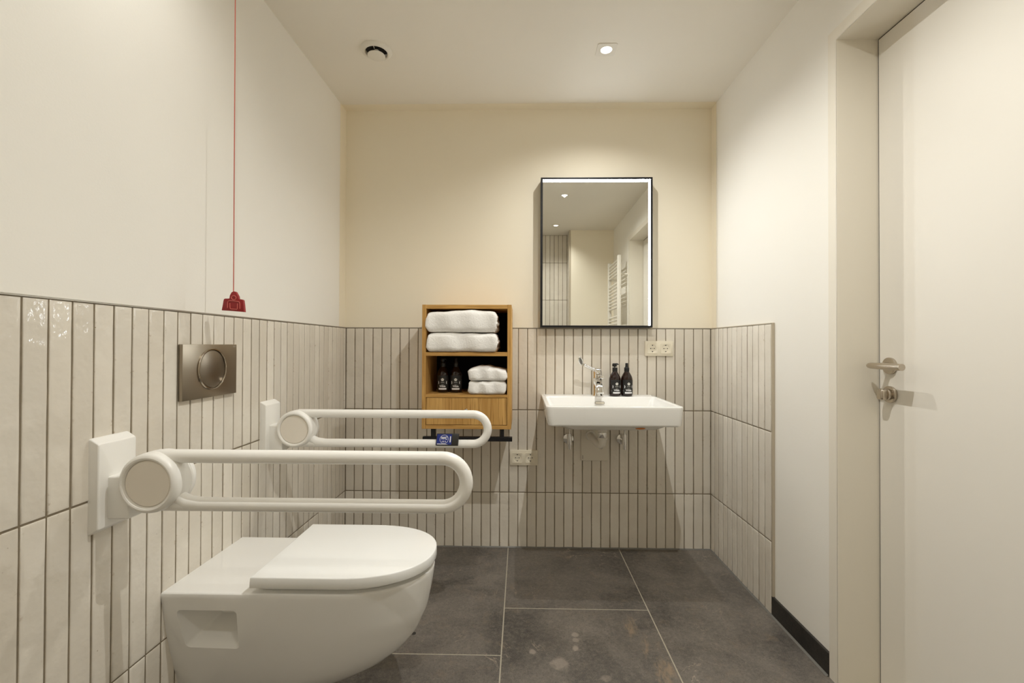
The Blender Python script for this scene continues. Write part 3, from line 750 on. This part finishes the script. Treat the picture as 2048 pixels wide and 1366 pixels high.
mb = MB(); mb.cyl((0.4185, 2.388, 0.9375), 0.0098, -0.030, 'y', 28, 0.002); mb.cyl((0.4185, 2.392, 0.9375), 0.0080, -0.044, 'y', 24, 0.001); part('temperature_knob', mb, M_chrome, t)
mb = MB(); mb.tube([(FX+0.010, FY-0.012, 0.960), (FX-0.012, FY-0.014, 0.962)], 0.019, 28)
hub = mb
hub.tube([(FX-0.006, FY-0.016, 0.968), (FX-0.024, FY-0.024, 0.9755), (FX-0.052, FY-0.034, 0.987), (FX-0.078, FY-0.044, 1.000)], [0.0100, 0.0092, 0.0088, 0.0100], 18, flat=[(1, 1), (1, 0.95), (1, 0.9), (1.1, 0.8)])
lev = part('lever', hub, M_chrome, t, smooth=50)
mb = MB(); A = Vector((0.3165, 2.374, 1.002)); B = Vector((0.2990, 2.352, 1.0375)); ax = (B-A).normalized(); sd = ax.cross(Vector((0.35, -1, 0.1))).normalized()
cc = (A+B)/2; L = (B-A).length/2
mb.tube([cc + ax*L*1.06*math.cos(2*PI*k/36) + sd*0.0108*math.sin(2*PI*k/36) for k in range(36)], 0.0032, 12, closed=True); part('lever_loop', mb, M_chrome, lev)
mb = MB(); nrm = ax.cross(sd)
mb.add([cc + nrm*0.0005 + ax*L*0.98*math.cos(2*PI*k/28) + sd*0.0088*math.sin(2*PI*k/28) for k in range(28)], [list(range(28))]); part('lever_inlay', mb, M_silicone, lev, smooth=0, fix=False, label='dark grey inlay in the lever end')
mb = MB(); mb.add([(FX-0.0075, 2.3123, 0.8885), (FX-0.0055, 2.3105, 0.8860), (FX-0.0045, 2.3060, 0.8810), (FX-0.0095, 2.3060, 0.8810)], [[0, 1, 2, 3]])
mb.xform(lambda v: (v.x, v.y-0.0085, v.z+0.0015)); 

# ------------------------------------------------------------------ bottles
def bottle_mesh(x, y, z, spray, face):
    # returns (glass, label, head) mesh builders; face = angle the label looks at
    g = MB(); g.lathe([(0, 0.002), (0.0225, 0.0005), (0.0265, 0.0015), (0.0292, 0.0055), (0.0302, 0.012), (0.0303, 0.086), (0.0295, 0.0935), (0.0265, 0.1035), (0.0215, 0.1135), (0.0165, 0.1215), (0.0128, 0.1275), (0.0122, 0.1310), (0, 0.1310)], 'z', (x, y, z), 56)
    l = MB(); r = 0.0306
    def cyl_pt(s, h, rr=r): a = face + s/r; return (x+rr*math.sin(a), y-rr*math.cos(a), z+h)
    W = 0.034; n = 28
    P = []; F = []
    for k in range(n+1):
        s = -W + 2*W*k/n; P += [cyl_pt(s, 0.0150), cyl_pt(s, 0.0865)]
    F = [[2*k, 2*k+2, 2*k+3, 2*k+1] for k in range(n)]
    l.add(P, F, 0)
    ro = r + 0.00025
    def strip(s0, s1, h0, h1, mi=1, nn=10):
        P = []
        for k in range(nn+1):
            s = s0+(s1-s0)*k/nn; P += [cyl_pt(s, h0, ro), cyl_pt(s, h1, ro)]
        l.add(P, [[2*k, 2*k+2, 2*k+3, 2*k+1] for k in range(nn)], mi)
    strip(-0.0205, 0.0205, 0.0158, 0.0236)                     # white band
    strip(-0.0090, 0.0090, 0.0508, 0.0524, 2)                  # small line of type
    strip(-0.0060, 0.0060, 0.0402, 0.0412, 2)
    text_into(l, 'Wilde', 0.0125, lambda u, v: cyl_pt(u, 0.0325+v, ro), 1, bold=0.0003)
    # leaf like emblem
    P = [cyl_pt(0, 0.0655, ro)]
    for k in range(30):
        a = 2*PI*k/30; q = 0.0056 + 0.0028*abs(math.cos(2.5*(a-PI/2)))
        P.append(cyl_pt(q*math.cos(a), 0.0655+q*math.sin(a), ro))
    l.add(P, [[0, 1+k, 1+(k+1) % 30] for k in range(30)], 2)
    for sg in (-1, 1):                                          # bracket marks at the label sides
        for (a0, a1, h0, h1) in ((0.0200, 0.0228, 0.0435, 0.0475), (0.0186, 0.0222, 0.0475, 0.0540), (0.0200, 0.0228, 0.0540, 0.0585)):
            strip(sg*a0, sg*a1, h0, h1, 1, 3)
    strip(-0.0310, -0.0285, 0.0280, 0.0305, 2, 2)
    h = MB()
    h.lathe([(0, 0.1285), (0.0128, 0.1285), (0.0134, 0.1300), (0.0134, 0.1490), (0.0122, 0.1508), (0, 0.1510)], 'z', (x, y, z), 32)
    if spray:
        h.lathe([(0, 0.150), (0.0098, 0.150), (0.0078, 0.1560), (0.0074, 0.1715), (0.0060, 0.1738), (0, 0.1740)], 'z', (x, y, z), 24)
        h.tube([(x, y-0.006, z+0.166), (x, y-0.0095, z+0.166)], 0.002, 10)
    else:
        h.lathe([(0, 0.150), (0.0040, 0.150), (0.0040, 0.155), (0.0112, 0.1550), (0.0116, 0.1560), (0.0116, 0.1695), (0.0095, 0.1725), (0, 0.1730)], 'z', (x-0.001, y, z), 24)
        h.tube([(x+0.002, y-0.001, z+0.1680), (x+0.010, y-0.004, z+0.1690), (x+0.0155, y-0.006, z+0.1672), (x+0.0170, y-0.0065, z+0.1640)], [0.0050, 0.0042, 0.0032, 0.0026], 12)
        h.box(x-0.0135, x-0.006, y-0.006, y+0.006, z+0.1555, z+0.1700, 0.002, 2)
    return g, l, h
def bottle(x, y, z, spray, face, label, group):
    t = thing('soap_bottle', (x, y, z), label, 'bottle', group)
    g, l, h = bottle_mesh(x, y, z, spray, face)
    part('glass', g, M_amber, t, smooth=60)
    part('label', l, [M_label, M_print, M_printg], t, smooth=60, fix=False, label='black paper label with white print')
    part('spray_head' if spray else 'pump_head', h, M_pump, t, smooth=50)
bottle(0.4935, 2.410, 0.8347, False, 0.16, 'dark brown bottle with a black pump head on the washbasin, next to the faucet', 'soap bottles on the washbasin')
bottle(0.5560, 2.412, 0.8347, True, 0.14, 'dark brown bottle with a slim black spray head on the washbasin, farther from the faucet', 'soap bottles on the washbasin')

# ------------------------------------------------------------------ oak cabinet
KX0, KX1, KY, KZ0, KZ1 = -0.4802, -0.0482, 2.190, 0.6950, 1.2958
th = 0.0192; KB = D - 0.0005
S1T, S1B, S2T, S2B = 1.0660, 1.0475, 0.8610, 0.8475
t = thing('shelf_cabinet', ((KX0+KX1)/2, KB, KZ0), 'small oak wall cabinet with two open shelves and a drawer above a black towel rail', 'cabinet')
for x0, x1 in ((KX0, KX0+th), (KX1-th, KX1)):
    mb = MB(); mb.box(x0, x1, KY, KB, KZ0, KZ1, 0.0007, 1); part('side_panel', mb, M_woodz, t, smooth=0)
mb = MB(); mb.box(KX0+th, KX1-th, KY+0.0006, KB, KZ1-th, KZ1-0.0004, 0.0005, 1); part('top_panel', mb, M_woodx, t, smooth=0)
mb = MB(); mb.box(KX0+th, KX1-th, KY+0.0006, KB, KZ0+0.0004, KZ0+th, 0.0005, 1); part('bottom_panel', mb, M_woodx, t, smooth=0)
mb = MB(); mb.box(KX0+th, KX1-th, KY+0.0006, KB-0.004, S1B, S1T, 0.0005, 1); part('shelf', mb, M_woodx, t, smooth=0)
mb = MB(); mb.box(KX0+th, KX1-th, KY+0.0006, KB-0.004, S2B, S2T, 0.0005, 1); part('shelf', mb, M_woodx, t, smooth=0)
mb = MB(); mb.box(KX0+th, KX1-th, KB-0.006, KB, KZ0+th, KZ1-th); part('back_panel', mb, M_blackboard, t, smooth=0, label='black back panel')
mb = MB(); mb.box(KX0+th+0.0022, KX1-th-0.0022, KY+0.0006, KY+0.018, KZ0+th+0.002, S2B-0.0025, 0.0006, 1); dr = part('drawer', mb, M_woodz, t, smooth=0)
mb = MB(); mb.lathe([(0, 0.0), (0.006, 0.0), (0.005, 0.008), (0.0065, 0.012), (0.0105, 0.014), (0.0115, 0.018), (0.009, 0.0215), (0, 0.0225)], 'y', (-0.2645, KY+0.001, 0.7845), 28, sgn=-1); part('knob', mb, M_chrome, dr, label='small chrome knob')
mb = MB(); rz, rh = 0.6440, 0.0105
mb.box(-0.4790, -0.0430, 2.205, 2.226, rz-rh, rz+rh, 0.0012, 1)
mb.box(-0.4385, -0.4172, 2.206, 2.225, rz, KZ0+0.001, 0.0, 1); mb.box(-0.1012, -0.0830, 2.206, 2.225, rz, KZ0+0.001, 0.0, 1)
part('towel_rail', mb, M_black, t, smooth=0, label='square black metal towel rail')

# ------------------------------------------------------------------ towels
def towel(x0, x1, y0, y1, z0, z1, label, group, seed, folds=2, sag=0.0, lump=0.0):
    rnd = random.Random(seed)
    h = z1-z0; ph = [rnd.uniform(0, 6.28) for _ in range(8)]
    NX, NA = 44, 44
    mb = MB(); rings = []
    def sm(t): return 0 if t <= 0 else (1 if t >= 1 else t*t*(3-2*t))
    for i in range(NX+1):
        f = i/NX
        # rounded fold ends at both sides
        ed = min(f, 1-f)*(x1-x0)
        sh = math.sqrt(max(0.0, 1-(1-min(1, ed/0.016))**2)); sh = 0.60+0.40*sh
        xx = x0+(x1-x0)*f
        ring = []
        top = z1 + lump*math.sin(f*5.5+ph[0])*0.5 - sag*(2*f-1)**2
        hh = (top-z0)
        for k in range(NA):
            a = 2*PI*k/NA; c, s = math.cos(a), math.sin(a)
            ex = 0.42
            yy = (y0+y1)/2 + (y1-y0)/2*math.copysign(abs(c)**0.30, c)
            zz = z0 + hh/2 + hh/2*sh*math.copysign(abs(s)**ex, s)
            # slack of the fold towards the front edge, waves along it
            fr = 1 if c < 0 else 0
            yy += fr*(-0.004*math.sin(f*9+ph[1]) + 0.003*math.sin(f*17+ph[2]+2*s)) + (1-sh)*0.012*fr
            zz += 0.0022*math.sin(f*7+ph[3])*max(0, s) + 0.0012*math.sin(f*23+ph[4]+a)*(1 if s > -0.6 else 0)
            xo = (1-sh)*0.0 + 0.0035*math.sin(2*a+ph[5])*(1 if f in (0, 1) else 0)
            ring.append(Vector((xx+xo, yy, zz)))
        rings.append(ring)
    mb.loft(rings, True, True)
    for v in mb.v:
        n = math.sin(v.x*310+ph[6])*math.sin(v.z*290+ph[7])*math.sin(v.y*270)
        v.y += 0.0007*n; v.z += 0.0005*n
        if v.z < z0+0.0004: v.z = z0+0.0004
    t = thing('folded_towel', ((x0+x1)/2, (y0+y1)/2, z0), label, 'towel', group)
    part('cloth', mb, M_terry, t, smooth=70)
    # the turned-in fold line along the right end
    mb = MB()
    if folds:
        P = []
        for k in range(15):
            f = k/14; P.append((x1-0.004+0.0045*math.sin(f*3.1), y0+0.012+0.17*f, z0+h*(0.46+0.10*math.sin(f*4+ph[1]))))
        mb.tube(P, [0.0075]*15, 10); part('hem_fold', mb, M_terry, t, smooth=70)
towel(-0.4590, -0.1180, 2.170, 2.455, 1.1615, 1.2720, 'large white bath towel, upper one of two on the top shelf of the oak cabinet', 'bath towels on the top shelf', 11, 2, 0.012, 0.004)
towel(-0.4570, -0.1165, 2.172, 2.455, 1.0660, 1.1610, 'large white bath towel, lower one of two on the top shelf of the oak cabinet', 'bath towels on the top shelf', 23, 2, 0.006, 0.002)
towel(-0.2560, -0.0695, 2.182, 2.400, 0.9275, 0.9940, 'small white hand towel, upper one of two beside the bottles in the oak cabinet', 'hand towels on the lower shelf', 31, 0, 0.006, 0.010)
towel(-0.2565, -0.0740, 2.184, 2.400, 0.8610, 0.9270, 'small white hand towel, lower one of two beside the bottles in the oak cabinet', 'hand towels on the lower shelf', 47, 0, 0.002, 0.002)
bottle(-0.3960, 2.300, 0.8612, False, 0.06, 'dark pump bottle in the oak cabinet, nearer the left side panel', 'soap bottles in the cabinet')
bottle(-0.3300, 2.300, 0.8612, True, 0.06, 'dark spray bottle in the oak cabinet, nearer the hand towels', 'soap bottles in the cabinet')

# ------------------------------------------------------------------ sockets
def socket(x0, x1, z0, z1, label):
    t = thing('double_socket', ((x0+x1)/2, D, z0), label, 'socket', 'double power sockets on the back wall')
    yf = D - 0.0095; xc = (x0+x1)/2; zc = (z0+z1)/2; pitch = 0.071
    m = MB(); m.box(x0, x1, yf, D+0.0006, z0, z1, 0.0018, 2); part('frame', m, M_ivory, t, smooth=30)
    for s in (-1, 1):
        cx = xc + s*pitch/2
        m = MB(); n = 48; q = 0.0278; outer = []; 
        def sq(k, qq): a = 2*PI*(k+0.5)/n; c, sn = math.cos(a), math.sin(a); r = qq/max(abs(c), abs(sn)); return (cx+c*r, zc+sn*r)
        def ci(k, r): a = 2*PI*(k+0.5)/n; return (cx+r*math.cos(a), zc+r*math.sin(a))
        R = [[(*sq(k, q), ) for k in range(n)], [(*sq(k, q), ) for k in range(n)], [ci(k, 0.0218) for k in range(n)], [ci(k, 0.0200) for k in range(n)], [ci(k, 0.0196) for k in range(n)]]
        ys = [yf+0.0002, yf-0.0022, yf-0.0022, yf-0.0014, yf-0.0001]
        m.loft([[(px, yy, pz) for px, pz in rg] for rg, yy in zip(R, ys)], False, True)
        ins = part('socket_insert', m, M_ivory, t, smooth=25)
        m = MB()
        for dx in (-0.0095, 0.0095): m.cyl((cx+dx, yf-0.0006, zc), 0.0027, 0.0007, 'y', 16)
        for dz in (-0.0168, 0.0168): m.box(cx-0.0030, cx+0.0030, yf-0.0007, yf+0.0002, zc+dz-0.0021, zc+dz+0.0021)
        part('pin_holes', m, M_dark, ins, smooth=0, label='dark pin holes and earth clips')
        m = MB(); m.cyl((cx, yf-0.0007, zc), 0.0019, 0.0009, 'y', 14); part('centre_screw', m, M_trim, ins)
socket(0.6695, 0.8200, 1.0448, 1.1260, 'ivory double power socket on the tiles to the right above the washbasin')
socket(-0.0600, 0.0908, 0.4486, 0.5300, 'ivory double power socket low on the tiles below the oak cabinet')

# ------------------------------------------------------------------ under the basin
t = thing('drain_cover_panel', (0.398, D, 0.477), 'flat beige cover panel on the tiles behind the basin trap', 'panel')
mb = MB(); mb.box(0.3250, 0.4715, D-0.0085, D+0.0006, 0.4768, 0.6960, 0.0015, 2); part('panel', mb, M_cover, t, smooth=30)
mb = MB(); mb.box(0.3335, 0.3352, D-0.0089, D-0.008, 0.486, 0.506); part('slot', mb, M_dark, t, smooth=0)
TX, TY = 0.4090, 2.300
t = thing('basin_trap', (TX, TY, 0.58), 'white plastic drain trap with a chrome collar under the washbasin', 'drain trap')
mb = MB(); mb.lathe([(0, 0.0), (0.031, 0.0), (0.033, -0.004), (0.033, -0.012), (0.026, -0.018), (0.021, -0.050), (0, -0.050)], 'z', (TX, TY, 0.7115), 40); part('waste_cup', mb, M_plastic, t)
mb = MB(); mb.lathe([(0.0205, 0.0), (0.0228, 0.0), (0.0232, -0.003), (0.0232, -0.024), (0.0222, -0.026), (0.0205, -0.026)], 'z', (TX, TY, 0.6640), 40); part('chrome_collar', mb, M_chrome, t)
mb = MB()
mb.lathe([(0.0, 0.0), (0.0235, 0.0), (0.0245, -0.003), (0.0245, -0.010), (0.0215, -0.012), (0.0205, -0.022), (0, -0.022)], 'z', (TX, TY, 0.6385), 36)
P = [(TX, TY, 0.630), (TX, TY, 0.616), (TX-0.001, TY+0.002, 0.604), (TX-0.006, TY+0.008, 0.596), (TX-0.018, TY+0.022, 0.600), (TX-0.028, TY+0.050, 0.609), (TX-0.032, TY+0.085, 0.613), (TX-0.033, TY+0.12, 0.614), (TX-0.033, D-0.0075, 0.614)]
mb.tube(P, 0.0185, 24)
part('trap_pipe', mb, M_plastic, t, smooth=50)
mb = MB(); mb.lathe([(0.0185, 0.0), (0.0265, 0.0), (0.0275, -0.003), (0.0265, -0.008), (0.0188, -0.009)], 'y', (TX-0.033, D-0.0085, 0.614), 36); part('wall_rose', mb, M_plastic, t)
def valve(x, sx, label):
    t = thing('angle_valve', (x, D, 0.594), label, 'valve', 'angle valves under the washbasin')
    m = MB(); m.lathe([(0, 0.0006), (0.0290, 0.0006), (0.0295, -0.003), (0.0270, -0.008), (0.0180, -0.0105), (0, -0.011)], 'y', (x, D, 0.594), 40); part('wall_rose', m, M_chrome, t)
    m = MB(); m.cyl((x, D-0.008, 0.594), 0.0085, -0.055, 'y', 24, 0.001); m.tube([(x+sx, 2.425, 0.632), (x+sx, 2.425, 0.575)], 0.0125, 28)
    part('valve_body', m, M_chrome, t)
    m = MB(); m.tube([(x+sx, 2.425, 0.576), (x+sx, 2.425, 0.550)], 0.0095, 24); part('handle', m, M_chrome, t)
    m = MB(); m.tube([(x+sx, 2.425, 0.630), (x+sx, 2.425, 0.65), (x+sx-0.004, 2.421, 0.685), (x+sx-0.008, 2.417, 0.715)], 0.0048, 14); part('supply_pipe', m, M_chrome, t)
valve(0.2563, 0.001, 'chrome angle valve under the washbasin, left of the drain trap')
valve(0.5452, 0.003, 'chrome angle valve under the washbasin, right of the drain trap')

# ------------------------------------------------------------------ towel radiator (seen in the mirror)
t = thing('towel_radiator', (0.985, 0.228, 0.75), 'white ladder towel radiator on the right wall, seen only in the mirror', 'radiator')
for y in (-0.010, 0.466):
    mb = MB(); mb.box(0.930, 0.966, y-0.018, y+0.018, 0.72, 1.983, 0.008, 3); part('upright', mb, M_rad, t)
zr = 1.94
for grp in (5, 8, 8, 9):
    for k in range(grp):
        mb = MB(); mb.tube([(0.944, -0.010, zr), (0.944, 0.466, zr)], 0.0095, 12); part('rung', mb, M_rad, t); zr -= 0.034
    zr -= 0.055
for y in (0.02, 0.436):
    for z in (1.80, 0.95):
        mb = MB(); mb.tube([(0.955, y, z), (XRP-0.0002, y, z)], 0.011, 14); part('bracket', mb, M_rad, t)
